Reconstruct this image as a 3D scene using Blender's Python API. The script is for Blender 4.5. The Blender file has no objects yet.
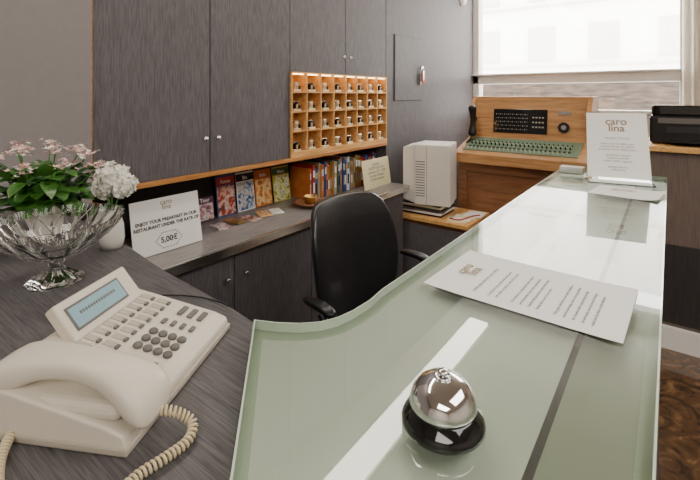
import bpy, math, random, bmesh
from mathutils import Matrix, Vector
random.seed(7)
CAMZ=1.42
XF=Matrix.Identity(4)
def lin(c):
    return tuple((x/255/12.92 if x/255<=0.04045 else ((x/255+0.055)/1.055)**2.4) for x in c)+(1,)
# ---------------- materials
def mat(name,c,rough=.5,metal=0,trans=0,coat=0,ior=1.45,var=.06,scale=30,bump=0,emit=0,spec=.5):
    m=bpy.data.materials.new(name); m.use_nodes=True
    nt=m.node_tree; b=nt.nodes['Principled BSDF']
    col=lin(c)
    b.inputs['Roughness'].default_value=rough; b.inputs['Metallic'].default_value=metal
    b.inputs['Transmission Weight'].default_value=trans; b.inputs['Coat Weight'].default_value=coat
    b.inputs['IOR'].default_value=ior; b.inputs['Specular IOR Level'].default_value=spec
    b.inputs['Base Color'].default_value=col
    if emit:
        b.inputs['Emission Color'].default_value=col; b.inputs['Emission Strength'].default_value=emit
    if var or bump:
        tc=nt.nodes.new('ShaderNodeTexCoord'); n=nt.nodes.new('ShaderNodeTexNoise')
        n.inputs['Scale'].default_value=scale; n.inputs['Detail'].default_value=4
        nt.links.new(tc.outputs['Object'],n.inputs['Vector'])
        if var:
            r=nt.nodes.new('ShaderNodeValToRGB')
            r.color_ramp.elements[0].position=.3; r.color_ramp.elements[1].position=.7
            r.color_ramp.elements[0].color=tuple(x*(1-var) for x in col[:3])+(1,)
            r.color_ramp.elements[1].color=tuple(min(1,x*(1+var)) for x in col[:3])+(1,)
            nt.links.new(n.outputs['Fac'],r.inputs['Fac']); nt.links.new(r.outputs['Color'],b.inputs['Base Color'])
        if bump:
            bp=nt.nodes.new('ShaderNodeBump'); bp.inputs['Strength'].default_value=bump; bp.inputs['Distance'].default_value=.002
            nt.links.new(n.outputs['Fac'],bp.inputs['Height']); nt.links.new(bp.outputs['Normal'],b.inputs['Normal'])
    return m
def grain(name,c1,c2,sc,rough=.5,dist=.6,bump=.15,coat=0,lo=.35,hi=.65):
    m=bpy.data.materials.new(name); m.use_nodes=True
    nt=m.node_tree; b=nt.nodes['Principled BSDF']; b.inputs['Roughness'].default_value=rough; b.inputs['Coat Weight'].default_value=coat
    tc=nt.nodes.new('ShaderNodeTexCoord'); mp=nt.nodes.new('ShaderNodeMapping'); mp.inputs['Scale'].default_value=sc
    n=nt.nodes.new('ShaderNodeTexNoise'); n.inputs['Scale'].default_value=1; n.inputs['Detail'].default_value=6; n.inputs['Distortion'].default_value=dist
    r=nt.nodes.new('ShaderNodeValToRGB'); r.color_ramp.elements[0].position=lo; r.color_ramp.elements[1].position=hi
    r.color_ramp.elements[0].color=lin(c1); r.color_ramp.elements[1].color=lin(c2)
    nt.links.new(tc.outputs['Object'],mp.inputs['Vector']); nt.links.new(mp.outputs['Vector'],n.inputs['Vector'])
    nt.links.new(n.outputs['Fac'],r.inputs['Fac']); nt.links.new(r.outputs['Color'],b.inputs['Base Color'])
    bp=nt.nodes.new('ShaderNodeBump'); bp.inputs['Strength'].default_value=bump; bp.inputs['Distance'].default_value=.002
    nt.links.new(n.outputs['Fac'],bp.inputs['Height']); nt.links.new(bp.outputs['Normal'],b.inputs['Normal'])
    return m
def collage(name,cols,scale):
    m=bpy.data.materials.new(name); m.use_nodes=True; nt=m.node_tree; b=nt.nodes['Principled BSDF']; b.inputs['Roughness'].default_value=.3
    tc=nt.nodes.new('ShaderNodeTexCoord'); n=nt.nodes.new('ShaderNodeTexNoise'); n.inputs['Scale'].default_value=scale; n.inputs['Detail'].default_value=6; n.inputs['Distortion'].default_value=.8
    r=nt.nodes.new('ShaderNodeValToRGB'); e=r.color_ramp.elements
    e[0].position=.3; e[0].color=lin(cols[0]); e[1].position=.7; e[1].color=lin(cols[-1])
    for i,c in enumerate(cols[1:-1]):
        x=e.new(.3+.4*(i+1)/(len(cols)-1)); x.color=lin(c)
    nt.links.new(tc.outputs['Object'],n.inputs[0]); nt.links.new(n.outputs['Fac'],r.inputs[0]); nt.links.new(r.outputs[0],b.inputs['Base Color']); return m
M={}
M['lamV']=grain('grey_laminate_vertical',(78,74,76),(112,107,109),(220,220,18),dist=.25,bump=.1,rough=.6,lo=.28,hi=.72)
M['lamY']=grain('grey_laminate_y',(102,98,97),(146,140,138),(200,9,200),rough=.28,dist=.3)
M['lamX']=grain('grey_laminate_desk',(54,51,52),(104,100,100),(16,330,90),rough=.5,dist=.9,lo=.3,hi=.72)
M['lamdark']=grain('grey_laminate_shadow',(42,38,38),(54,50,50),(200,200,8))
M['wallL']=mat('painted_wall_grey',(144,138,137),.8,bump=.1,var=.03)
M['wallW']=mat('painted_wall_white',(208,201,192),.85,var=.03)
M['ceil']=mat('ceiling_paint',(228,223,214),.9,var=.02)
M['oak']=grain('orange_oak',(210,152,86),(238,188,118),(60,6,60),rough=.4)
M['trim']=grain('oak_trim',(176,116,58),(206,146,82),(60,6,60),rough=.4)
M['oakX']=grain('orange_oak_x',(170,120,72),(202,152,100),(5,60,50),rough=.35,coat=.2)
M['walnut']=grain('brown_walnut',(122,80,52),(152,104,68),(5,60,40),rough=.4)
M['metal']=mat('brushed_metal',(225,222,216),.2,1,var=.03)
M['chrome']=mat('chrome',(235,235,235),.04,1,var=0)
M['black']=mat('black_plastic',(22,21,21),.35,var=.1)
M['blackg']=mat('black_gloss',(14,14,14),.08,coat=.6,var=.1)
M['leather']=mat('black_leather',(34,33,34),.3,bump=.35,scale=160,var=.1,coat=.4)
M['cream']=mat('cream_plastic',(216,207,190),.38,var=.02)
M['creamd']=mat('cream_plastic_dark',(180,170,154),.45,var=.02)
M['greyb']=mat('grey_button',(104,100,95),.5,var=.05)
M['lcd']=mat('lcd_screen',(138,170,180),.12,var=.04,coat=.5,emit=.12)
M['paper']=mat('white_paper',(242,239,233),.75,var=.01)
M['paperc']=mat('cream_paper',(226,216,172),.7,var=.02)
M['ink']=mat('printed_ink',(48,46,46),.7,var=.1)
M['inkg']=mat('grey_ink',(130,125,119),.7,var=.1)
M['white']=mat('white_plastic',(232,228,218),.4,var=.02)
M['frame']=mat('window_frame_white',(232,228,222),.45,var=.02)
M['leaf']=mat('leaf_green',(70,120,44),.4,var=.35,scale=25,coat=.15)
M['leaf2']=mat('leaf_dark',(44,86,34),.4,var=.3,scale=25)
M['pink']=mat('pink_petal',(228,186,180),.6,var=.15,scale=60)
M['petal']=mat('white_petal',(246,243,232),.6,var=.04,scale=60)
M['pot']=mat('white_ceramic',(226,222,212),.25,coat=.3,var=.02)
M['soil']=mat('soil',(48,34,24),.95,var=.3,scale=80,bump=.5)
M['greenp']=mat('green_key_panel',(106,128,104),.45,var=.08)
M['greend']=mat('dark_green',(56,70,54),.45,var=.1)
M['brass']=mat('brass',(200,165,95),.35,.9,var=.08)
M['keybrass']=mat('key_metal',(236,222,184),.3,.4,var=.08)
M['inkbrown']=mat('tan_ink',(150,128,98),.7,var=.05)
M['red']=mat('red_print',(176,50,46),.5,var=.15)
M['orange']=mat('orange_print',(206,118,56),.5,var=.15,scale=20)
M['yellow']=mat('yellow_print',(214,194,90),.5,var=.1)
M['blue']=mat('blue_print',(52,84,142),.5,var=.15)
M['teal']=mat('teal_print',(80,130,136),.5,var=.15)
M['dgreen']=mat('green_print',(66,104,62),.5,var=.25,scale=20)
M['purple']=mat('purple_print',(104,66,92),.5,var=.1)
M['tan']=mat('tan_print',(190,166,130),.5,var=.1)
M['cv1']=collage('cover_photo_1',[(30,60,40),(190,70,50),(230,210,190),(60,100,150)],34)
M['cv2']=collage('cover_photo_2',[(40,40,60),(70,120,170),(220,220,210),(160,110,70)],40)
M['cv3']=collage('cover_photo_3',[(150,60,30),(230,150,60),(240,220,170),(90,70,50)],36)
M['cv4']=collage('cover_photo_4',[(40,90,40),(190,200,70),(240,235,200),(60,120,160)],42)
M['cv5']=collage('cover_photo_5',[(90,40,60),(200,150,160),(240,235,225),(90,110,90)],44)
M['cord']=mat('cream_cord',(208,192,156),.45,var=.03)
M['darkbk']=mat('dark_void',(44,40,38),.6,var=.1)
M['brownblock']=grain('taupe_laminate',(98,84,76),(118,102,93),(200,200,8))
def glassmat(name,c,rough=0,ior=1.5):
    return mat(name,c,rough,0,1,0,ior,var=0)
M['crystal']=glassmat('crystal',(255,255,253),0,1.36)
M['acrylic']=glassmat('clear_acrylic',(245,250,248),.02,1.3)
def thinglass(name,tint,fac=None,rough=.01,ior=1.6):
    m=bpy.data.materials.new(name); m.use_nodes=True; nt=m.node_tree
    for n in list(nt.nodes): nt.nodes.remove(n)
    o=nt.nodes.new('ShaderNodeOutputMaterial'); mx=nt.nodes.new('ShaderNodeMixShader'); t=nt.nodes.new('ShaderNodeBsdfTransparent'); g=nt.nodes.new('ShaderNodeBsdfGlossy')
    g.inputs['Roughness'].default_value=rough; t.inputs[0].default_value=tint
    if fac is None:
        f=nt.nodes.new('ShaderNodeFresnel'); ge=nt.nodes.new('ShaderNodeNewGeometry'); mr=nt.nodes.new('ShaderNodeMapRange')
        mr.inputs['To Min'].default_value=ior; mr.inputs['To Max'].default_value=1/ior
        nt.links.new(ge.outputs['Backfacing'],mr.inputs['Value']); nt.links.new(mr.outputs[0],f.inputs['IOR']); nt.links.new(f.outputs[0],mx.inputs[0])
    else: mx.inputs[0].default_value=fac
    nt.links.new(t.outputs[0],mx.inputs[1]); nt.links.new(g.outputs[0],mx.inputs[2]); nt.links.new(mx.outputs[0],o.inputs[0]); return m
M['pane']=thinglass('window_glass',(1,1,1,1),.06,.02)
M['cglass']=thinglass('green_counter_glass',(.95,.968,.94,1),None,.01,1.8)
M['cunder']=thinglass('green_glass_underside',(.95,.968,.94,1),0.0,.01)
m=bpy.data.materials.new('sheer_curtain'); m.use_nodes=True; nt=m.node_tree
for n in list(nt.nodes): nt.nodes.remove(n)
o=nt.nodes.new('ShaderNodeOutputMaterial'); mx=nt.nodes.new('ShaderNodeMixShader'); t=nt.nodes.new('ShaderNodeBsdfTranslucent'); g=nt.nodes.new('ShaderNodeBsdfDiffuse')
t.inputs[0].default_value=lin((245,238,226)); g.inputs[0].default_value=lin((240,232,220)); mx.inputs[0].default_value=.5
nt.links.new(t.outputs[0],mx.inputs[1]); nt.links.new(g.outputs[0],mx.inputs[2]); nt.links.new(mx.outputs[0],o.inputs[0]); M['sheer']=m
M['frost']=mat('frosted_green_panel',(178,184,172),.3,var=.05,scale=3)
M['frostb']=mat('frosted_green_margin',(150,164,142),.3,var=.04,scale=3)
M['frostrefl']=mat('frosted_green_reflection_tone',(134,140,124),.3,var=.05,scale=3)  # darker green: a reflection in the glass put into the base colour
M['cborder']=mat('ground_glass_chamfer',(204,216,198),.12,0,.0,1,1.5,var=.03)
M['cedge']=mat('polished_glass_edge',(204,218,198),.12,0,.0,1,1.5,var=.03)
m=mat('brown_marble',(70,52,36),.12,coat=.5,var=0); nt=m.node_tree; b=nt.nodes['Principled BSDF']
tc=nt.nodes.new('ShaderNodeTexCoord'); n=nt.nodes.new('ShaderNodeTexNoise'); n.inputs['Scale'].default_value=7; n.inputs['Detail'].default_value=10; n.inputs['Distortion'].default_value=3
r=nt.nodes.new('ShaderNodeValToRGB'); e=r.color_ramp.elements; e[0].position=.3; e[0].color=lin((62,44,30)); e[1].position=.75; e[1].color=lin((146,112,72)); x=e.new(.55); x.color=lin((94,68,44))
nt.links.new(tc.outputs['Object'],n.inputs['Vector']); nt.links.new(n.outputs['Fac'],r.inputs['Fac']); nt.links.new(r.outputs['Color'],b.inputs['Base Color']); M['marble']=m
m=mat('street_facade',(150,130,110),.9,var=0); nt=m.node_tree; b=nt.nodes['Principled BSDF']
tc=nt.nodes.new('ShaderNodeTexCoord'); br=nt.nodes.new('ShaderNodeTexNoise'); br.inputs['Scale'].default_value=1; br.inputs['Detail'].default_value=5
mp=nt.nodes.new('ShaderNodeMapping'); mp.inputs['Scale'].default_value=(3,1,14)
r=nt.nodes.new('ShaderNodeValToRGB'); r.color_ramp.elements[0].position=.35; r.color_ramp.elements[1].position=.68; r.color_ramp.elements[0].color=lin((26,20,16)); r.color_ramp.elements[1].color=lin((66,53,42))
nt.links.new(tc.outputs['Object'],mp.inputs[0]); nt.links.new(mp.outputs[0],br.inputs[0]); nt.links.new(br.outputs['Fac'],r.inputs[0]); nt.links.new(r.outputs[0],b.inputs['Base Color']); M['facade']=m
M['facadeL']=mat('pale_facade',(246,243,238),.9,var=.03,scale=1)
M['facadeW']=mat('facade_window',(200,197,192),.6,var=.05,scale=1)
# ---------------- builders
def empty(name,loc=(0,0,0)):
    e=bpy.data.objects.new(name,None); bpy.context.collection.objects.link(e); e.location=loc; e.empty_display_size=.05
    return e
def par(o,p):
    if p is not None:
        o.parent=p; o.matrix_parent_inverse=Matrix.Translation(p.location).inverted()
def mk(name,vs,fs,mats,parent=None,smooth=False,bevel=0,mi=None,seg=2):
    me=bpy.data.meshes.new(name); me.from_pydata([XF@Vector(v) for v in vs],[],fs)
    if not isinstance(mats,(list,tuple)): mats=[mats]
    for m in mats: me.materials.append(M[m] if isinstance(m,str) else m)
    if mi:
        for p,i in zip(me.polygons,mi): p.material_index=i
    if smooth:
        for p in me.polygons: p.use_smooth=True
    me.update()
    bm=bmesh.new(); bm.from_mesh(me); bmesh.ops.recalc_face_normals(bm,faces=bm.faces); bm.to_mesh(me); bm.free()
    o=bpy.data.objects.new(name,me); bpy.context.collection.objects.link(o); par(o,parent)
    if bevel:
        b=o.modifiers.new('bevel','BEVEL'); b.width=bevel; b.segments=seg; b.limit_method='ANGLE'
    return o
def bv(lo,hi):
    x0,y0,z0=lo;x1,y1,z1=hi
    return [(x0,y0,z0),(x1,y0,z0),(x1,y1,z0),(x0,y1,z0),(x0,y0,z1),(x1,y0,z1),(x1,y1,z1),(x0,y1,z1)]
BF=[(0,3,2,1),(4,5,6,7),(0,1,5,4),(1,2,6,5),(2,3,7,6),(3,0,4,7)]
def box(name,lo,hi,m,parent=None,bevel=0,seg=2): return mk(name,bv(lo,hi),BF,m,parent,bevel=bevel,seg=seg)
def boxes(name,lst,mats,parent=None,bevel=0):
    vs=[];fs=[];mi=[]
    for it in lst:
        lo,hi=it[0],it[1]; i=it[2] if len(it)>2 else 0; k=len(vs); vs+=bv(lo,hi); fs+=[tuple(a+k for a in f) for f in BF]; mi+=[i]*6
    return mk(name,vs,fs,mats,parent,bevel=bevel,mi=mi)
def prism(name,pts,z0,z1,mats,parent=None,bevel=0,axis='z',seg=2):
    n=len(pts)
    def P(a,b,c):
        return (a,b,c) if axis=='z' else ((c,a,b) if axis=='x' else (a,c,b))
    vs=[P(p[0],p[1],z0) for p in pts]+[P(p[0],p[1],z1) for p in pts]
    fs=[tuple(range(n))[::-1],tuple(range(n,2*n))]+[(i,(i+1)%n,n+(i+1)%n,n+i) for i in range(n)]
    mi=[0,0]+[1 if isinstance(mats,(list,tuple)) else 0]*n
    return mk(name,vs,fs,mats,parent,bevel=bevel,mi=mi,seg=seg)
def lathe(name,prof,c,m,parent=None,seg=40,mod=None,smooth=True,closed=False):
    vs=[];fs=[];n=len(prof)
    for j in range(seg):
        a=2*math.pi*j/seg
        for k,(r,z) in enumerate(prof):
            rr=r*(mod(a,k,z) if mod else 1)
            vs.append((c[0]+rr*math.cos(a),c[1]+rr*math.sin(a),c[2]+z))
    for j in range(seg):
        for k in range(n-1 if not closed else n):
            a=j*n+k;b=j*n+(k+1)%n;c2=((j+1)%seg)*n+(k+1)%n;d=((j+1)%seg)*n+k
            fs.append((a,d,c2,b))
    if not closed:
        if prof[0][0]>1e-6: fs.append(tuple(j*n for j in range(seg)))
        if prof[-1][0]>1e-6: fs.append(tuple(j*n+n-1 for j in range(seg))[::-1])
    return mk(name,vs,fs,m,parent,smooth=smooth)
def tube(name,pts,r,m,parent=None,cyc=False,smooth=False):
    cu=bpy.data.curves.new(name,'CURVE'); cu.dimensions='3D'; cu.bevel_depth=r; cu.bevel_resolution=3
    s=cu.splines.new('NURBS' if smooth else 'POLY'); s.points.add(len(pts)-1)
    for p,q in zip(s.points,pts): v=XF@Vector(q); p.co=(v.x,v.y,v.z,1)
    if smooth: s.use_endpoint_u=True; s.order_u=4
    s.use_cyclic_u=cyc; cu.use_fill_caps=True
    cu.materials.append(M[m]); o=bpy.data.objects.new(name,cu); bpy.context.collection.objects.link(o); par(o,parent); return o
def loft(name,secs,m,parent=None,n=20,e=3.0,sub=1):
    vs=[];fs=[]
    for c,u,v in secs:
        c=Vector(c);u=Vector(u);v=Vector(v)
        for i in range(n):
            a=2*math.pi*i/n; ca,sa=math.cos(a),math.sin(a)
            vs.append(tuple(c+u*math.copysign(abs(ca)**(2/e),ca)+v*math.copysign(abs(sa)**(2/e),sa)))
    for s in range(len(secs)-1):
        for i in range(n): fs.append((s*n+i,s*n+(i+1)%n,(s+1)*n+(i+1)%n,(s+1)*n+i))
    fs.append(tuple(range(n))[::-1]); k=(len(secs)-1)*n; fs.append(tuple(range(k,k+n)))
    o=mk(name,vs,fs,m,parent,smooth=True)
    if sub: s=o.modifiers.new('sub','SUBSURF'); s.levels=sub; s.render_levels=sub
    return o
def text(name,s,origin,xa,ya,size,m,parent=None,align='LEFT',spacing=1.0,ls=1.0,bold=0):
    cu=bpy.data.curves.new(name,'FONT'); cu.body=s; cu.size=size; cu.align_x=align; cu.space_character=spacing; cu.space_line=ls
    cu.materials.append(M[m]); cu.extrude=.0001; cu.offset=bold
    o=bpy.data.objects.new(name,cu); bpy.context.collection.objects.link(o)
    xa=Vector(xa).normalized(); ya=Vector(ya).normalized(); za=xa.cross(ya)
    R=Matrix((xa,ya,za)).transposed().to_4x4(); R.translation=Vector(origin)
    o.matrix_basis=XF@R; par(o,parent); return o
def frame(origin,xa,ya):
    xa=Vector(xa).normalized(); ya=Vector(ya); za=xa.cross(ya).normalized(); ya=za.cross(xa)
    R=Matrix((xa,ya,za)).transposed().to_4x4(); R.translation=Vector(origin); return R
# ---------------- room
box('floor',(-2.0,-3.2,-.1),(3.2,4.5,0),'marble')
box('ceiling',(-2.0,-3.2,2.75),(3.2,4.5,2.85),'ceil')
box('wall_left',(-2.0,-3.1,0),(-1.88,4.3,2.75),'wallL')
box('wall_right',(3.1,-3.1,0),(3.2,4.3,2.75),'wallW')
box('wall_rear',(-2.0,-3.2,0),(3.2,-3.1,2.75),'wallW')
Y=4.3
boxes('wall_back',[((-2.0,Y,0),(3.2,Y+.2,1.27)),((-2.0,Y,1.27),(-1.6,Y+.2,2.75)),((.1,Y,1.27),(3.2,Y+.2,2.75)),((-1.6,Y,2.6),(.1,Y+.2,2.75))],['wallW'])
w=empty('window_1',(-.75,Y,1.3))
boxes('frame_bars',[((-1.62,Y-.02,1.53),(.12,Y+.1,1.62)),((-1.62,Y-.02,1.26),(.12,Y+.1,1.29)),((-1.62,Y-.02,1.26),(-1.56,Y+.1,2.62)),((.06,Y-.02,1.26),(.12,Y+.1,2.62)),((-1.62,Y-.02,2.56),(.12,Y+.1,2.62))],['frame'],w,bevel=.004)
box('sill',(-1.64,Y-.06,1.612),(.14,Y,1.628),'frame',w,bevel=.004)
box('pane_upper',(-1.56,Y+.05,1.62),(.06,Y+.055,2.56),'pane',w)
box('pane_lower',(-1.56,Y+.05,1.29),(.06,Y+.055,1.53),'pane',w)
nb=empty('neighbouring_building',(0,11,0))
box('facade_lower',(-16,11,-3),(12,11.4,1.72),'facade',nb)
box('facade_upper',(-16,11.1,1.72),(12,11.5,5.0),'facadeL',nb)
lst=[]
for i in range(18):
    for j in range(2): lst.append(((-14.5+i*1.3,11.05,2.25+j*1.45),(-13.9+i*1.3,11.11,3.05+j*1.45)))
boxes('facade_windows',lst,['facadeW'],nb)
boxes('balconies',[((-15,10.95,2.08+j*1.45),(11,11.1,2.13+j*1.45)) for j in range(2)],['facadeW'],nb)
cv=[];cf=[]
N=40
for i in range(N+1):
    x=.07+.5*i/N; y=4.17+.03*math.sin(i*1.3)
    cv+=[(x,y,1.2),(x,y,2.6)]
for i in range(N): cf.append((2*i,2*i+2,2*i+3,2*i+1))
cw=empty('curtain',(.3,4.17,1.2)); mk('curtain_cloth',cv,cf,'sheer',cw,smooth=True)
tube('curtain_rod',[(.0,4.17,2.61),(.6,4.17,2.61)],.012,'metal',cw)
# ---------------- left built-ins
box('wall_pier',(-1.88,-3.1,0),(-1.60,.655,2.75),'wallL')
FX=-1.62
uc=empty('upper_cabinet',(-1.75,1.6,1.065))
g=.0026
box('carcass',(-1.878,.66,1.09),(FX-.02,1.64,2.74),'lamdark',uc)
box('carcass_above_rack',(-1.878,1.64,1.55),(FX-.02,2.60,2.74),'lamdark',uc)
for i,(a,b_,z) in enumerate(((.66,1.146,1.085),(1.146,1.64,1.085),(1.64,2.125,1.545),(2.125,2.60,1.545))):
    box('door_leaf_%d'%(i+1),(FX-.02,a+g,z),(FX,b_-g,2.73),'lamV',uc,bevel=.0015)
def knob(nm,x,y,z,p):
    global XF
    tube(nm,[(x,y,z),(x+.016,y,z)],.004,'metal',p)
    sv=XF.copy(); XF=sv@frame((x+.014,y,z),(0,1,0),(0,0,1))
    lathe(nm+'_head',[(0,.014),(.009,.013),(.012,.008),(.009,.002),(0,0)],(0,0,0),'metal',p,seg=16); XF=sv
knob('knob_1',FX,1.11,1.23,uc); knob('knob_2',FX,1.175,1.23,uc)
knob('knob_3',FX,2.09,1.65,uc); knob('knob_4',FX,2.155,1.65,uc)
box('bottom_rail',(-1.878,.66,1.065),(FX+.012,2.60,1.083),'trim',uc,bevel=.001)
box('end_trim',(FX-.02,.652,1.0),(FX+.012,.662,2.74),'trim',uc)
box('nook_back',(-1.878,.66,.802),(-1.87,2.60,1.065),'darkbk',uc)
# key rack
kr=empty('key_rack',(-1.7,2.12,1.083))
y0,y1,z0,z1=1.642,2.598,1.0835,1.545; nc,nr=8,4; D=.085
lst=[((FX-D-.01,y0,z0),(FX-D,y1,z1))]
zb=z0+.03
lst.append(((FX-D,y0,z0),(FX+.01,y1,zb)))
for c in range(nc+1):
    y=y0+.004+(y1-y0-.008)*c/nc; lst.append(((FX-D,y-.0035,zb),(FX+.01,y+.0035,z1)))
for r_ in range(1,nr+1):
    z=zb+(z1-zb-.008)*r_/nr; lst.append(((FX-D,y0,z),(FX+.008,y1,z+.008)))
boxes('rack_grid',lst,['oak'],kr)
kl=[]
for c in range(nc):
    for r_ in range(nr):
        y=y0+(y1-y0)*(c+.5)/nc; z=zb+(z1-zb-.008)*r_/nr+.008
        if r_==0: z=zb
        kl.append(((FX-.035,y-.030,z),(FX-.0,y+.026,z+.012),0))
        kl.append(((FX-.028,y-.013,z+.012),(FX-.006,y+.009,z+.05),0 if (c+r_)%2 else 1))
        kl.append(((FX-.02,y-.022,z+.042),(FX-.01,y+.018,z+.052),2))
        kl.append(((FX-.01,y+.010,z+.006),(FX-.004,y+.024,z+.032),1))
        kl.append(((FX-.004,y-.012,z+.016),(FX-.001,y+.002,z+.036),3))
boxes('room_keys',kl,['keybrass','black','metal','tan'],kr,bevel=.002)
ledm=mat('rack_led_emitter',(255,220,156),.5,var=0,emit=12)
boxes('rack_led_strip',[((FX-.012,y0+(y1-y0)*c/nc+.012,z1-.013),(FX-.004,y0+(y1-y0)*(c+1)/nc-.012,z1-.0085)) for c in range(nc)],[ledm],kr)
# tall panel beyond
tp=empty('wall_panelling',(-1.75,3.4,0))
box('tall_panel',(-1.878,2.604,0),(FX,4.298,2.745),'lamV',tp)
boxes('access_gap',[((FX,2.707,1.375),(FX+.003,3.155,1.865))],['darkbk'],tp)
box('access_door',(FX,2.712,1.38),(FX+.009,3.15,1.86),'lamV',tp,bevel=.002)
XF=frame((FX,3.98,2.33),(0,1,0),(0,0,1))
sn=empty('motion_sensor',(FX,3.98,2.33))
lathe('sensor_body',[(0,0),(.05,0),(.052,.012),(.044,.03),(.024,.042),(0,.045)],(0,0,0),'white',sn,seg=28)
XF=Matrix.Identity(4)
kk=empty('hanging_keys',(FX,3.13,1.6))
tube('lock',[(FX+.008,3.11,1.64),(FX+.03,3.11,1.64)],.013,'metal',kk)
tube('ring',[(FX+.028,3.11+.028*math.cos(a*.5),1.615+.028*math.sin(a*.5)) for a in range(13)],.003,'metal',kk,cyc=True)
boxes('keys',[((FX+.024,3.075,1.50),(FX+.028,3.10,1.60),0),((FX+.03,3.10,1.51),(FX+.036,3.145,1.60),1),((FX+.02,3.125,1.54),(FX+.024,3.155,1.62),2),((FX+.038,3.09,1.53),(FX+.042,3.112,1.61),0)],['metal','red','white'],kk,bevel=.003)
# back counter
bc=empty('back_counter',(-1.66,1.6,0))
box('countertop',(-1.878,.66,.765),(-1.45,2.62,.80),'lamY',bc)
box('edge_strip',(-1.45,.66,.763),(-1.438,2.62,.8015),'metal',bc,bevel=.003)
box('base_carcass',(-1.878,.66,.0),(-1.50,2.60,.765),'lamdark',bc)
ys=[.68,1.167,1.655,2.13,2.60]
for i in range(4): box('base_door_%d'%(i+1),(-1.50,ys[i]+g,.10),(-1.48,ys[i+1]-g,.745),'lamV',bc,bevel=.0015)
knob('knob_1',-1.48,1.12,.655,bc); knob('knob_2',-1.48,1.215,.655,bc); knob('knob_3',-1.48,2.09,.655,bc); knob('knob_4',-1.48,2.17,.655,bc)
# ---------------- signs
sg=empty('breakfast_sign',(-1.6,.95,.80))
XF=frame((-1.60,.80,.8025),(0,1,0),(-.18,0,1))
box('sheet',(0,0,0),(.292,.21,.003),'paper',sg)
text('line_1','ENJOY YOUR BREAKFAST IN OUR\nRESTAURANT UNDER THE RATE OF',(.146,.118,.0035),(1,0,0),(0,1,0),.0172,'ink',sg,'CENTER',bold=.0007,ls=1.2)
text('logo','caro\nlina',(.146,.182,.0035),(1,0,0),(0,1,0),.028,'inkbrown',sg,'CENTER',ls=.7,bold=.0003)
text('price','5,00€',(.146,.036,.0035),(1,0,0),(0,1,0),.030,'ink',sg,'CENTER',bold=.0008)
tube('price_frame',[(.146+.056*math.cos(a),.045+.034*math.sin(a),.0036) for a in [i*math.pi/3 for i in range(6)]],.0008,'ink',sg,cyc=True)
XF=Matrix.Identity(4)
def brochure(y0,w,h,base,cover,band,title,x=-1.845):
    global XF
    e=empty('travel_brochure',(x,y0,.8)); XF=frame((x+.02,y0,.8015),(0,1,0),(-.13,0,1))
    box('cover',(0,0,0),(w,h,.005),base,e)
    box('picture',(.005,.006,.005),(w-.005,h*.74,.0058),cover,e)
    box('title_band',(.0,h*.77,.005),(w,h*.96,.0058),band,e)
    text('title',title,(w/2,h*.81,.0062),(1,0,0),(0,1,0),.026,'paper',e,'CENTER',bold=.0006)
    XF=Matrix.Identity(4)
brochure(1.335,.115,.205,'blue','cv1','red','Roma')
brochure(1.462,.115,.205,'paper','cv2','ink','Blu')
brochure(1.585,.12,.20,'orange','cv3','orange','Italia')
brochure(1.72,.13,.20,'yellow','cv4','dgreen','Mare')
brochure(1.215,.10,.115,'purple','cv5','purple','Tour')
fl=empty('leaflet_pile',(-1.7,1.4,.8))
for i in range(5):
    a=random.uniform(-.5,.5); XF=Matrix.Translation((-1.70+.03*random.random(),1.26+i*.085,.8003+.0045*(i%2)))@Matrix.Rotation(a,4,'Z')
    box('leaflet_%d'%i,(-.05,-.032,0),(.05,.032,.004),['cv5','brass','cv1','cv3','paper'][i],fl)
XF=Matrix.Identity(4)
ay=empty('wooden_dish',(-1.60,1.80,.8))
lathe('dish',[(0,0),(.05,0),(.062,.008),(.088,.022),(.09,.028),(.08,.028),(.05,.014),(0,.012)],(-1.61,1.79,.8003),'walnut',ay)
lathe('inner_cup',[(0,.012),(.028,.012),(.034,.05),(.04,.058),(.034,.058),(.026,.02),(0,.02)],(-1.61,1.79,.8003),'brass',ay,seg=24)
bl=[];y=1.885;bmats=['red','blue','dgreen','paper','orange','purple','teal','ink','tan','brass']
while y<2.56:
    t=random.uniform(.012,.028);h=random.uniform(.18,.22);i=random.choice([0,0,1,2,3,4,4,6,7,8,9,1,5]);x=-1.69+random.uniform(-.01,.01)
    bl.append(((-1.86,y,.8003),(x,y+t,.8003+h),i))
    bl.append(((x,y+.002,.8003+h*.65),(x+.0006,y+t-.002,.8003+h*.85),random.choice([3,8,9,3])))
    bl.append(((x,y+.004,.8003+h*.2),(x+.0006,y+t-.004,.8003+h*.5),random.choice([3,8,7])))
    y+=t+.001
boxes('row_of_books',bl,bmats,None)
ps=empty('notice_placard',(-1.6,2.4,.8))
XF=frame((-1.575,2.27,.8025),(0,1,0),(-.15,0,1))
box('card',(0,0,0),(.32,.19,.004),'paperc',ps)
text('print','ORARIO\nRECEPTION 24 H\ncolazione 7.30 - 10.00\nsi prega di lasciare\nle chiavi al banco',(.16,.145,.0043),(1,0,0),(0,1,0),.024,'inkg',ps,'CENTER',bold=.0004)
XF=Matrix.Identity(4)
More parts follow.
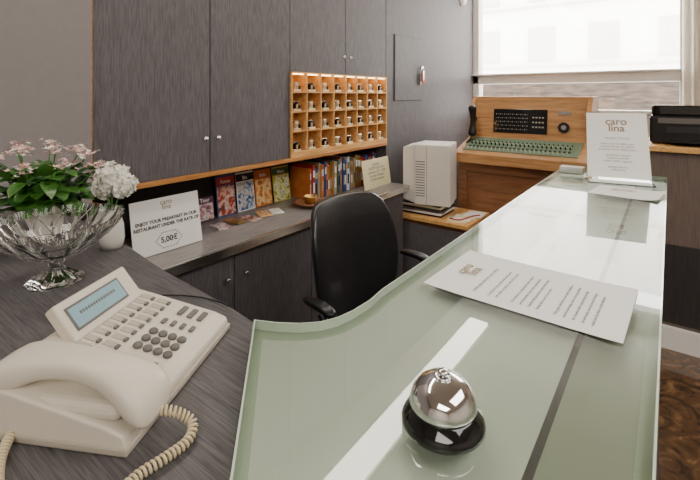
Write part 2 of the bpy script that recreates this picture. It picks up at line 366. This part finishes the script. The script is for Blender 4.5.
# ---------------- reception counter
rc=empty('reception_counter',(-.2,1,0))
GT=1.10
gp=[(-.01,-.012),(-.01,2.08),(-.385,2.08),(-.382,.60),(-.377,.557),(-.379,.515),(-.385,.486),(-.397,.462),(-.417,.442),(-.445,.424),(-.476,.41),(-.056,-.012)]
o=prism('glass_top',gp,GT-.014,GT,['cglass','cedge','cborder','cunder'],rc)
bm=bmesh.new(); bm.from_mesh(o.data); bm.faces.ensure_lookup_table()
for f in bm.faces:
    if f.normal.z<-.9: f.material_index=3
top=[f for f in bm.faces if f.normal.z>.9]
res=bmesh.ops.inset_region(bm,faces=top,thickness=.0022,use_even_offset=True,depth=.0)
for f in res['faces']: f.material_index=2
bm.to_mesh(o.data); bm.free()
# frosted under-panel: same outline as the glass, with a greener margin
body=[(-.036,.0),(-.036,2.055),(-.362,2.055),(-.360,.60),(-.357,.50),(-.376,.462),(-.405,.44),(-.456,.408),(-.05,.002)]
prism('counter_body',body,0,1.0805,'lamV',rc)
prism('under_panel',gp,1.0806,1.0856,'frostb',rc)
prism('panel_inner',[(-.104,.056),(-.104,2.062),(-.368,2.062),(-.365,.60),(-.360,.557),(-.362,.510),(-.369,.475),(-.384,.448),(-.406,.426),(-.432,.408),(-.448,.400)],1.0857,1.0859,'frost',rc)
prism('painted_reflection_outer',[(-.096,.048),(-.058,.010),(-.026,.010),(-.026,2.062),(-.096,2.062)],1.0857,1.0859,'frostrefl',rc)  # dark strip under the glass, painted in place of a reflection
box('painted_reflection_edge',(-.104,.056,1.0857),(-.096,2.062,1.0859),'lamdark',rc)  # dark line painted where the reflected tone begins
desk=[(-.058,-.012),(-.478,.408),(-.5,.43),(-.56,.438),(-.8,.455),(-1.05,.487),(-1.3,.515),(-1.598,.545),(-1.598,-.012)]
prism('desk_top',desk,1.05,1.08,'lamX',rc,bevel=.002)
prism('desk_front',[(-.08,0),(-1.59,0),(-1.59,.03),(-.11,.03)],0,1.05,'lamV',rc)
box('desk_end_panel',(-1.59,.03,0),(-1.56,.40,1.05),'lamV',rc)
box('shelf_under',(-1.56,.03,.74),(-.5,.36,.765),'lamX',rc)
def bp(u,v,h):
    t=h*430/(v-95); xc=t*(u-350)/430
    return Vector((xc*.8018-t*.5976, xc*.5976+t*.8018,CAMZ-h))
A=bp(462,251,.32);B=bp(637,290,.32);Cc=bp(630,350,.32);Dd=bp(430,284,.32)
xa=((B-A)+(Cc-Dd)).normalized(); cen=(A+B+Cc+Dd)/4
ya=Vector((-xa.y,xa.x,0)); W_,H_=.287,.195
e=empty('information_sheet',(cen.x,cen.y,GT))
org=cen-xa*W_/2-ya*H_/2; XF=frame((org.x,org.y,GT+.0006),xa,ya)
n=14;vs=[];fs=[]
for i in range(n+1):
    for j in range(2): vs.append((W_*i/n,H_*j,.0008+.005*(max(0,abs(i/n-.5)*2-.3))**3))
for i in range(n): fs.append((2*i,2*i+2,2*i+3,2*i+1))
mk('sheet',vs,fs,'paper',e,smooth=True)
text('logo','caro\nlina',(.040,.098,.0035),(0,1,0),(-1,0,0),.026,'inkbrown',e,'CENTER',ls=.7,bold=.0003)
text('letter_text','Gentile ospite, benvenuti al nostro albergo\n\nla colazione viene servita nella sala al piano\nterra dalle ore sette e trenta alle ore dieci\n\nil ricevimento e a disposizione tutto il giorno\nper informazioni, taxi, musei e prenotazioni\nil giorno della partenza la camera deve essere\nlasciata libera entro le ore undici\n\nDear guest, welcome to our hotel, breakfast is\nserved in the dining room on the ground floor\nthe reception desk is open all day and night\nfor information, taxi and museum bookings\ncheck out is by eleven o clock, thank you',(.080,.024,.0026),(0,1,0),(-1,0,0),.0064,'inkg',e,ls=1.9)
e=empty('price_list_sheet',(-.1,1.68,GT))
XF=Matrix.Translation((-.115,1.665,GT+.0006))@Matrix.Rotation(-.12,4,'Z')
vs=[];fs=[]
for i in range(n+1):
    for j in range(2): vs.append((-.095+.19*i/n,-.085+.17*j,.0006+.012*(max(0,(i/n-.5)*2-.2))**3))
for i in range(n): fs.append((2*i,2*i+2,2*i+3,2*i+1))
mk('sheet',vs,fs,'paper',e,smooth=True)
text('price_text','camera singola\ncamera doppia\ncamera tripla\nsuite',(-.05,.04,.0012),(1,0,0),(0,1,0),.012,'inkg',e)
XF=Matrix.Identity(4)
# ---------------- bell
C=bp(443,424,.32)
be=empty('service_bell',(C.x,C.y,GT))
XF=Matrix.Translation((C.x,C.y,GT+.0003))@Matrix.Scale(.94,4)
lathe('base',[(0,0),(.040,0),(.0425,.003),(.0425,.007),(.040,.012),(.034,.018),(.031,.0215),(0,.0215)],(0,0,0),'blackg',be,seg=64)
lathe('dome',[(.0335,.0205),(.0345,.0215),(.0342,.025),(.032,.0325),(.027,.040),(.020,.0455),(.012,.0485),(.006,.0495),(0,.050)],(0,0,0),'chrome',be,seg=64)
lathe('plunger',[(.0025,.049),(.0025,.052),(.0055,.0525),(.006,.0545),(.004,.056),(0,.0565)],(0,0,0),'chrome',be,seg=24)
lathe('ring',[(.0065,.0495),(.009,.0492),(.0095,.0505),(.0065,.0515)],(0,0,0),'chrome',be,seg=32,closed=True)
XF=Matrix.Identity(4)
# ---------------- menu stand
ms=empty('menu_stand',(-.15,1.9,GT))
fd=Vector((.18,-1,0)).normalized(); rt=Vector((-fd.y,fd.x,0))
O=Vector((-.152,1.86,GT+.0005))-rt*.104
XF=frame(O,rt,Vector((-fd.x*.5,-fd.y*.5,1)))
box('panel',(0,.012,-.003),(.208,.280,0),'acrylic',ms)
box('menu_sheet',(.003,.014,.0002),(.205,.277,.001),'paper',ms)
text('logo','caro\nlina',(.104,.228,.0013),(1,0,0),(0,1,0),.040,'inkbrown',ms,'CENTER',ls=.7,bold=.0008)
text('menu_text','\n'.join(['selection of wines','','rosso riserva della casa','bianco fermo di collina','prosecco brut millesimato','','spumante rosato','acqua minerale','amaro della regione','','grappa bianca','caffetteria']),(.104,.168,.0013),(1,0,0),(0,1,0),.0115,'inkg',ms,'CENTER')
XF=frame(O,rt,Vector((-fd.x,-fd.y,0)))
box('foot',(0,-.06,0),(.208,.10,.003),'acrylic',ms)
box('foot_card',(.01,-.058,.0032),(.20,-.0,.004),'paper',ms)
XF=Matrix.Identity(4)
ch=empty('card_holder',(-.33,1.93,GT))
XF=Matrix.Translation((-.322,1.95,GT+.0005))
box('tray',(-.046,-.03,0),(.046,.03,.004),'acrylic',ch); box('back_plate',(-.046,.026,.004),(.046,.03,.05),'acrylic',ch); box('front_lip',(-.046,-.03,.004),(.046,-.027,.02),'acrylic',ch)
box('cards',(-.042,-.024,.0045),(.042,.022,.028),'paper',ch)
XF=Matrix.Identity(4)
# ---------------- phone
ph=empty('desk_telephone',(-.5,.25,1.08))
wv=Vector((-.472,.883,0));
XF=frame((-.4104,.1974,1.0803),wv,Vector((-.883,-.472,0)))
W=.225
prof=[(0,.004),(.004,0),(.166,0),(.170,.004),(.170,.048),(.160,.053),(.12,.045),(.02,.024),(.003,.018),(0,.013)]
prism('body',prof,0,W,'cream',ph,bevel=.003,axis='x',seg=3)
prism('body_skirt',[(-.003,.0),(.172,.0),(.172,.008),(-.003,.008)],-.002,W+.002,'creamd',ph,bevel=.002,axis='x')
P0=XF.copy()
sl=Vector((0,1,.21)).normalized()
XF=P0@frame((0,.02,.0243),(1,0,0),sl)
for i in range(4):
    for j in range(3):
        lathe('key_%d%d'%(i,j),[(.0056,0),(.0056,.0025),(.0044,.0036),(0,.0038)],(.112+j*.0160,.006+i*.0133,0),'greyb',ph,seg=16)
keys=[]
for i in range(4): keys.append(((.163,.003+i*.0135,0),(.175,.003+i*.0135+.006,.003),0))
for i in range(3): keys.append(((.190,.004+i*.015,0),(.212,.004+i*.015+.008,.003),0))
keys.append(((.080,.006,0),(.094,.012,.003),0)); keys.append(((.080,.022,0),(.094,.028,.003),0))
boxes('function_keys',keys,['greyb'],ph,bevel=.0015)
keys=[];lab=[]
for r_ in range(2):
    for i in range(9):
        x=.080+i*.0154; s0=.062+r_*.025
        keys.append(((x,s0,0),(x+.0075,s0+.0045,.003))); lab.append(((x+.002,s0+.007,0),(x+.0115,s0+.0215,.0006)))
boxes('memory_keys',keys,['greyb'],ph,bevel=.001); boxes('key_labels',lab,['creamd'],ph)
XF=P0@frame((0,.128,.045),(1,0,0),Vector((0,.52,.62)))
box('display_housing',(.086,0,-.012),(.212,.052,.004),'cream',ph,bevel=.003,seg=3)
box('display_bezel',(.095,.010,.004),(.188,.042,.0050),'greyb',ph,bevel=.0005)
box('lcd',(.098,.013,.0050),(.185,.039,.0056),'lcd',ph)
boxes('lcd_text',[((.110+i*.0045,.026,.0056),(.113+i*.0045,.030,.0058)) for i in range(14)],['greyb'],ph)
XF=P0
box('cradle_well',(.004,.01,.025),(.068,.160,.042),'cream',ph,bevel=.008,seg=3)
secs=[]
hs=[(-.020,.028,.018,.006),(-.017,.032,.026,.014),(-.006,.039,.029,.019),(.010,.047,.028,.017),(.028,.056,.023,.013),(.050,.062,.0205,.011),(.078,.065,.019,.0105),(.105,.065,.0205,.011),(.13,.062,.023,.013),(.148,.057,.028,.017),(.166,.053,.029,.019),(.182,.048,.026,.014),(.186,.045,.018,.006)]
for y,z,hw,hh in hs: secs.append(((.028,y*.88,z),(hw,0,0),(0,0,hh)))
loft('handset',secs,'cream',ph,n=20,e=3.0)
XF=Matrix.Identity(4)
def coil(pts,r,pitch,n=14):
    P=[Vector(p) for p in pts]; path=[]
    for i in range(len(P)-1):
        p0=P[max(i-1,0)];p1=P[i];p2=P[i+1];p3=P[min(i+2,len(P)-1)]
        for k in range(40):
            t=k/40; path.append(.5*((2*p1)+(p2-p0)*t+(2*p0-5*p1+4*p2-p3)*t*t+(3*p1-p0-3*p2+p3)*t**3))
    path.append(P[-1]); out=[]
    L=[0]
    for a,b_ in zip(path,path[1:]): L.append(L[-1]+(b_-a).length)
    tot=L[-1]; N=int(tot/pitch*n); idx=0
    for k in range(N+1):
        s=tot*k/N
        while idx<len(L)-2 and L[idx+1]<s: idx+=1
        f=(s-L[idx])/max(1e-9,L[idx+1]-L[idx]); p=path[idx].lerp(path[idx+1],f)
        T=(path[idx+1]-path[idx]).normalized(); U=T.cross(Vector((0,0,1)))
        if U.length<.1: U=Vector((1,0,0))
        U.normalize(); V=T.cross(U); a=2*math.pi*k/n
        out.append(p+U*r*math.cos(a)+V*r*math.sin(a))
    return out
def hp(u,v,z): return bp(u,v,CAMZ-z)
c1=[hp(158,410,1.103),hp(176,412,1.100),hp(192,422,1.091),hp(188,440,1.0865),hp(165,458,1.0865),hp(140,474,1.0865),hp(110,498,1.0865),hp(60,520,1.0865)]
tube('coil_cord',coil(c1,.0038,.0044),.0014,'cord',ph)
c2=[hp(60,520,1.0865),hp(5,500,1.0865),hp(-2,470,1.0865),hp(8,440,1.0865),hp(28,412,1.0865),hp(45,400,1.09)]
tube('coil_cord_tail',coil(c2,.0038,.0044),.0014,'cord',ph)
tube('line_cable',[hp(150,296,1.083),hp(185,293,1.083),hp(215,298,1.083),hp(228,306,1.083)],.0012,'black',ph,smooth=True)
# ---------------- crystal bowl
vc=bp(56,281,.34); vz=1.0803
cb=empty('crystal_footed_bowl',(vc.x,vc.y,vz))
outer=[(0,0),(.044,0),(.046,.003),(.042,.008),(.030,.014),(.017,.022),(.012,.030),(.014,.038),(.028,.046),(.055,.060),(.084,.080),(.102,.100),(.110,.115)]
inner=[(.107,.115),(.099,.100),(.081,.082),(.053,.063),(.027,.051),(.010,.046),(0,.045)]
def fl2(a,k,z):
    if 1<=k<=13: return 1+(.022*math.cos(a*20) if z>.04 else .03*math.cos(a*10))
    return 1.0
lathe('bowl',outer+inner,(vc.x,vc.y,vz),'crystal',cb,seg=160,mod=fl2,smooth=False)
for s_ in (1,-1):
    for k in range(14):
        pts=[]
        for q in range(9):
            t=q/8; rr=.040+.064*t; zz=.052+.056*t**1.25; a=2*math.pi*k/14+s_*t*.5
            pts.append((vc.x+rr*math.cos(a),vc.y+rr*math.sin(a),vz+zz-.002))
        tube('cut_rib_%d_%d'%(s_+1,k),pts,.0011,'crystal',cb)
# ---------------- flowers
def leafmesh(vs,fs,base,d,up,L,Wd,curl):
    d=d.normalized(); side=d.cross(up)
    if side.length<.1: side=Vector((1,0,0))
    side.normalize(); n=side.cross(d); k=len(vs); m=6
    for i in range(m+1):
        t=i/m; w_=Wd*math.sin(math.pi*min(1,.12+t*.88))**.8*(1 if t<1 else 0.05)
        c=base+d*L*t+Vector((0,0,-curl*L*t*t))
        vs.append(tuple(c-side*w_+n*w_*.25)); vs.append(tuple(c)); vs.append(tuple(c+side*w_+n*w_*.25))
    for i in range(m):
        a=k+3*i; fs.append((a,a+1,a+4,a+3)); fs.append((a+1,a+2,a+5,a+4))
def blob(vs,fs,c,r,petals=5,tilt=None):
    nrm=(tilt or Vector((random.uniform(-.5,.5),random.uniform(-.5,.5),1))).normalized()
    u=nrm.orthogonal().normalized(); v=nrm.cross(u); a0=random.random()*6
    for p in range(petals):
        a=a0+2*math.pi*p/petals; d=u*math.cos(a)+v*math.sin(a); s=nrm.cross(d); k=len(vs)
        for q in (c,c+d*r*.55+s*r*.36+nrm*r*.25,c+d*r+nrm*r*.3,c+d*r*.55-s*r*.36+nrm*r*.25): vs.append(tuple(q))
        fs.append((k,k+1,k+2,k+3))
pc=Vector((-1.185,.375,1.0803))
kp=empty('potted_kalanchoe',pc)
lathe('pot',[(0,0),(.038,0),(.042,.01),(.055,.075),(.058,.08),(.052,.08),(.05,.07),(0,.068)],pc,'pot',kp,seg=36)
lathe('soil',[(0,.0685),(.048,.0685),(.045,.074),(0,.078)],pc,'soil',kp,seg=20)
vs=[];fs=[];v2=[];f2=[]
for i in range(160):
    a=random.random()*6.283; el=random.uniform(-.1,1.0); d=Vector((math.cos(a)*math.cos(el),math.sin(a)*math.cos(el),math.sin(el)))
    b0=pc+Vector((math.cos(a)*random.uniform(0,.085),math.sin(a)*random.uniform(0,.085),random.uniform(.075,.16)))
    tgt=(vs,fs) if i%3 else (v2,f2)
    leafmesh(tgt[0],tgt[1],b0,d,Vector((0,0,1)),random.uniform(.045,.068),random.uniform(.015,.023),random.uniform(0,.6))
mk('leaves',vs,fs,'leaf',kp,smooth=True); mk('leaves_dark',v2,f2,'leaf2',kp,smooth=True)
vs=[];fs=[];v3=[];f3=[]
cl=[(-.09,-.02,.215),(-.045,.035,.215),(.0,-.04,.215),(.03,.02,.21),(.065,.07,.20),(-.13,.0,.195),(.0,.08,.205),(.09,.02,.185),(.10,.08,.175),(-.03,-.08,.20),(.07,-.05,.18)]
for c in cl:
    cc=pc+Vector(c); tube('stem',[pc+Vector((c[0]*.3,c[1]*.3,.085)),cc-Vector((0,0,.01))],.0016,'leaf',kp)
    for j in range(30):
        q=cc+Vector((random.gauss(0,.012),random.gauss(0,.012),random.gauss(0,.006)))
        if j%3==0: blob(v3,f3,q,.007,4)
        else: blob(vs,fs,q,random.uniform(.0055,.008),4)
mk('pink_blossoms',vs,fs,'pink',kp); mk('buds',v3,f3,'petal',kp)
fc=Vector((-1.00,.452,1.0803))
wf=empty('white_flower_vase',fc)
lathe('vase',[(0,0),(.022,0),(.026,.02),(.024,.05),(.017,.075),(.02,.085),(.016,.085),(.013,.07),(0,.06)],fc,'pot',wf,seg=28)
vs=[];fs=[]
for ctr,R in ((Vector((0.0,.0,.155)),.038),(Vector((.025,.012,.138)),.028),(Vector((-.022,-.005,.132)),.026)):
    tube('stem',[fc+Vector((0,0,.07)),fc+ctr],.002,'leaf',wf)
    for j in range(280):
        d=Vector((random.gauss(0,1),random.gauss(0,1),random.gauss(.15,1))).normalized()
        q=fc+ctr+d*R*random.uniform(.45,.95); blob(vs,fs,q,random.uniform(.005,.009),5,d+Vector((random.gauss(0,.4),random.gauss(0,.4),random.gauss(0,.4))))
mk('petals',vs,fs,'petal',wf)
vs=[];fs=[]
for i in range(8):
    a=i*.78; leafmesh(vs,fs,fc+Vector((0,0,.08)),Vector((math.cos(a),math.sin(a),.7)),Vector((0,0,1)),.032,.008,.3)
mk('leaves',vs,fs,'leaf',wf,smooth=True)
# ---------------- office chair
oc=empty('office_chair',(-.85,1.33,0))
XF=Matrix.Translation((-.80,1.33,0))@Matrix.Rotation(math.radians(-8),4,'Z')
secs=[]
for z,x,hw,th in ((.60,-.185,.15,.025),(.62,-.195,.19,.035),(.68,-.205,.215,.04),(.78,-.215,.228,.04),(.88,-.235,.225,.038),(.96,-.255,.205,.034),(1.00,-.268,.18,.03),(1.022,-.275,.13,.02)):
    secs.append(((x,0,z),(0,hw,0),(th,0,.0)))
o=loft('backrest',secs,'leather',oc,n=32,e=2.8,sub=2)
for v in o.data.vertices:
    l=XF.inverted()@v.co; l.x+=1.15*l.y*l.y; v.co=XF@l
secs=[]
for x,z,hw,th in ((-.21,.52,.17,.03),(-.19,.525,.22,.045),(-.05,.525,.245,.05),(.12,.525,.245,.05),(.22,.52,.23,.045),(.26,.505,.19,.03)):
    secs.append(((x,0,z),(0,hw,0),(0,0,th)))
loft('seat',secs,'leather',oc,n=28,e=3.2,sub=2)
box('back_bar',(-.27,-.03,.46),(-.235,.03,.78),'black',oc,bevel=.006); box('under_plate',(-.26,-.07,.44),(.1,.07,.48),'black',oc,bevel=.008)
for sgn,nm,zz in ((1,'armrest_far',.0),(-1,'armrest_near',-.025)):
    tube(nm+'_loop',[(-.04,sgn*.22,.49),(-.02,sgn*.27,.53),(-.02,sgn*.28,.66),(-.07,sgn*.28,.735+zz)],.013,'black',oc,smooth=True)
    loft(nm,[((-.17,sgn*.265,.747+zz),(0,.014,0),(0,0,.008)),((-.15,sgn*.268,.75+zz),(0,.021,0),(0,0,.012)),((-.07,sgn*.27,.752+zz),(0,.023,0),(0,0,.013)),((-.04,sgn*.27,.745+zz),(0,.021,0),(0,0,.012)),((-.02,sgn*.265,.738+zz),(0,.013,0),(0,0,.007))],'black',oc,n=16)
tube('gas_column',[(0,0,.09),(0,0,.45)],.026,'black',oc)
for i in range(5):
    a=i*2*math.pi/5+.3; c,s=math.cos(a),math.sin(a)
    tube('base_arm_%d'%i,[(0,0,.11),(c*.15,s*.15,.095),(c*.27,s*.27,.075)],.016,'black',oc)
    tube('caster_%d'%i,[(c*.28-s*.018,s*.28+c*.018,.027),(c*.28+s*.018,s*.28-c*.018,.027)],.0265,'black',oc)
XF=Matrix.Identity(4)
# ---------------- side table with box
st=empty('side_cabinet',(-1.35,2.9,0))
box('top',(-1.615,2.63,.56),(-1.03,3.04,.585),'oak',st,bevel=.002)
box('carcass',(-1.61,2.66,0),(-1.05,3.03,.56),'walnut',st)
box('front_door',(-1.58,2.645,.04),(-1.08,2.66,.53),'lamV',st,bevel=.002)
mg=empty('magazine_stack',(-1.35,2.8,.585)); z=.5855
for i in range(7):
    XF=Matrix.Translation((-1.40,2.82,z))@Matrix.Rotation(random.uniform(-.12,.12),4,'Z'); t=random.uniform(.006,.018)
    box('magazine_%d'%i,(-.15,-.12,0),(.15,.12,t),['black','paper','greyb','ink','paperc','paper','black'][i],mg); z+=t+.0003
XF=Matrix.Identity(4)
hb=empty('white_monitor',(-1.4,2.8,z))
XF=Matrix.Translation((-1.395,2.81,z))@Matrix.Rotation(math.radians(14),4,'Z')
prism('rear_shell',[(-.15,.03),(-.06,.0),(-.06,.412),(-.15,.39)],-.13,.12,'white',hb,bevel=.006,axis='y',seg=3)
box('front_shell',(-.062,-.15,.0),(.180,.135,.415),'white',hb,bevel=.006,seg=3)
box('seam',(.02,-.1515,.01),(.024,.1365,.41),'creamd',hb)
boxes('vents',[((-.055,-.151,.06+i*.018),(.01,-.1495,.066+i*.018)) for i in range(14)],['greyb'],hb)
XF=Matrix.Identity(4)
ss=empty('paper_sheets',(-1.15,2.8,.586))
for i in range(4):
    XF=Matrix.Translation((-1.15+.02*i,2.74+.06*i,.5855+i*.0012))@Matrix.Rotation(random.uniform(-.6,.6),4,'Z'); box('sheet_%d'%i,(-.06,-.08,0),(.06,.08,.001),'paper' if i%2 else 'paperc',ss)
XF=Matrix.Identity(4)
rcab=empty('red_patch_cord',(-1.12,2.8,.592))
tube('cord',[(-1.19,2.72,.5935),(-1.14,2.69,.5935),(-1.09,2.74,.5935),(-1.10,2.84,.5945),(-1.05,2.90,.5945)],.004,'red',rcab,smooth=True)
# ---------------- switchboard
sb=empty('telephone_switchboard',(-.85,3.4,0))
x0,x1=-1.27,-.425
prism('upper_side_left',[(3.28,1.08),(3.62,1.08),(3.62,1.41),(3.36,1.41),(3.28,1.30)],x0,x0+.03,'oakX',sb,bevel=.003,axis='x')
prism('upper_side_right',[(3.28,1.08),(3.62,1.08),(3.62,1.41),(3.36,1.41),(3.28,1.30)],x1-.03,x1,'oakX',sb,bevel=.003,axis='x')
box('upper_back',(x0,3.60,.6),(x1,3.62,1.41),'oakX',sb)
box('upper_top',(x0+.03,3.355,1.385),(x1-.03,3.62,1.408),'oakX',sb,bevel=.003)
prism('upper_face',[(3.31,1.09),(3.36,1.09),(3.40,1.388),(3.35,1.388)],x0+.03,x1-.03,'oakX',sb,axis='x')
tl=Vector((0,.04,.298)).normalized()
XF=frame((x0+.03,3.309,1.09),(1,0,0),tl)
box('lamp_panel',(.145,.045,.0),(.53,.225,.008),'blackg',sb,bevel=.003)
lst=[]
for r_ in range(5):
    for i in range(16): lst.append(((.165+i*.015,.07+r_*.028,.008),(.171+i*.015,.077+r_*.028,.010),(i+r_)%2))
for r_ in range(3):
    for i in range(4): lst.append(((.43+i*.022,.09+r_*.035,.008),(.442+i*.022,.100+r_*.035,.012),0))
boxes('indicator_lamps',lst,['creamd','greyb'],sb)
tube('dial',[(.64,.10,0),(.64,.10,.015)],.038,'black',sb); tube('dial_hub',[(.64,.10,.015),(.64,.10,.018)],.018,'metal',sb)
box('nameplate',(.60,.19,0),(.68,.215,.004),'metal',sb)
XF=Matrix.Identity(4)
prism('key_shelf',[(2.99,.93),(3.60,.93),(3.60,1.095),(3.30,1.095),(2.99,1.00)],x0-.01,x1+.02,'oakX',sb,bevel=.004,axis='x')
ks=Vector((0,.31,.095)).normalized()
XF=frame((x0,2.995,1.0025),(1,0,0),ks)
box('green_panel',(.04,.05,0),(.80,.30,.006),'greenp',sb,bevel=.002)
lst=[]
for i in range(24):
    lst.append(((.07+i*.029,.07,.006),(.074+i*.029,.075,.022),0)); lst.append(((.066+i*.029,.11,.006),(.082+i*.029,.13,.010),2)); lst.append(((.068+i*.029,.16,.006),(.077+i*.029,.168,.022),2)); lst.append(((.07+i*.029,.22,.006),(.08+i*.029,.23,.012),1)); lst.append(((.07+i*.029,.19,.006),(.075+i*.029,.196,.012),0))
boxes('switch_keys',lst,['white','greend','black'],sb)
XF=Matrix.Identity(4)
box('lower_body',(x0,3.08,0),(x1,3.60,.93),'walnut',sb)
boxes('lower_rails',[((x0,3.06,.86),(x1,3.08,.93)),((x0,3.06,0),(x0+.06,3.08,.86)),((x1-.06,3.06,0),(x1,3.08,.86)),((x0+.06,3.06,0),(x1-.06,3.08,.08))],['walnut'],sb,bevel=.003)
HXs=-1.225
box('cradle_hook',(-1.25,3.255,1.22),(-1.20,3.30,1.25),'metal',sb)
loft('side_handset',[((HXs,3.225,1.10),(.014,0,0),(0,.012,0)),((HXs,3.22,1.12),(.036,0,0),(0,.034,0)),((HXs,3.23,1.155),(.025,0,0),(0,.02,0)),((HXs,3.24,1.22),(.018,0,0),(0,.016,0)),((HXs,3.23,1.29),(.025,0,0),(0,.02,0)),((HXs,3.22,1.325),(.036,0,0),(0,.034,0)),((HXs,3.225,1.345),(.014,0,0),(0,.012,0))],'black',sb,n=14)
tube('handset_cord',[(HXs,3.22,1.10),(-1.24,3.15,1.06),(-1.25,3.08,1.045),(-1.22,3.22,1.08)],.006,'black',sb,smooth=True)
# ---------------- side counter w/ printer
sc=empty('side_counter',(.5,3.3,0))
box('body',(-.10,3.02,.12),(1.6,3.62,1.10),'brownblock',sc)
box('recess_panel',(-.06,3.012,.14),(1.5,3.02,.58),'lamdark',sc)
box('plinth',(-.10,2.99,0),(1.6,3.02,.12),'frame',sc)
box('plinth_body',(-.10,3.02,0),(1.6,3.6,.12),'darkbk',sc)
box('top_edge',(-.12,2.99,1.10),(1.62,3.66,1.13),'oak',sc,bevel=.002)
pr=empty('printer',(.2,3.3,1.13))
box('body',(-.10,3.12,1.135),(.42,3.52,1.30),'black',pr,bevel=.015,seg=3)
box('lid',(-.09,3.13,1.30),(.41,3.52,1.36),'blackg',pr,bevel=.008)
box('paper_slot',(-.02,3.112,1.20),(.34,3.122,1.235),'darkbk',pr)
box('output_tray',(.0,3.03,1.15),(.32,3.13,1.16),'black',pr,bevel=.003)
box('control_panel',(-.06,3.114,1.255),(.2,3.121,1.285),'greyb',pr)
boxes('feet',[((-.08,3.14,1.1302),(-.05,3.17,1.136)),((.37,3.14,1.1302),(.4,3.17,1.136)),((-.08,3.47,1.1302),(-.05,3.5,1.136)),((.37,3.47,1.1302),(.4,3.5,1.136))],['black'],pr)
# ---------------- lamps
cl_=empty('ceiling_tube_light',(-1.31,1.8,2.7))
box('housing',(-1.40,-.2,2.715),(-1.22,3.6,2.749),'frame',cl_)
em=mat('tube_emitter',(255,246,232),.5,var=0,emit=16)
box('diffuser',(-1.385,-.19,2.695),(-1.235,3.59,2.715),em,cl_)
def area(name,loc,rot,sx,sy,p,col):
    l=bpy.data.lights.new(name,'AREA'); l.shape='RECTANGLE'; l.size=sx; l.size_y=sy; l.energy=p; l.color=col
    o=bpy.data.objects.new(name,l); bpy.context.collection.objects.link(o); o.location=loc; o.rotation_euler=rot; return o
area('ceiling_fill_light',(1.4,1.0,2.72),(0,0,0),1.2,2.4,60,(1,.955,.90))  # added fill lamp out of view, lifts the room brightness
area('ceiling_fill_light.001',(.9,-1.8,2.72),(0,0,0),1.8,1.2,60,(1,.955,.90))  # second added fill, unseen behind the camera
Wd=bpy.data.worlds.new('sky'); bpy.context.scene.world=Wd; Wd.use_nodes=True
bg=Wd.node_tree.nodes['Background']; bg.inputs[0].default_value=(1,.985,.96,1); bg.inputs[1].default_value=17
# ---------------- camera
cd=bpy.data.cameras.new('camera'); cam=bpy.data.objects.new('camera',cd); bpy.context.collection.objects.link(cam)
cd.sensor_width=36; cd.lens=36*430/700; cd.shift_y=-145/700; cd.clip_start=.02
cam.location=(0,0,CAMZ); cam.rotation_euler=(math.pi/2,0,math.radians(36.7))
bpy.context.scene.camera=cam
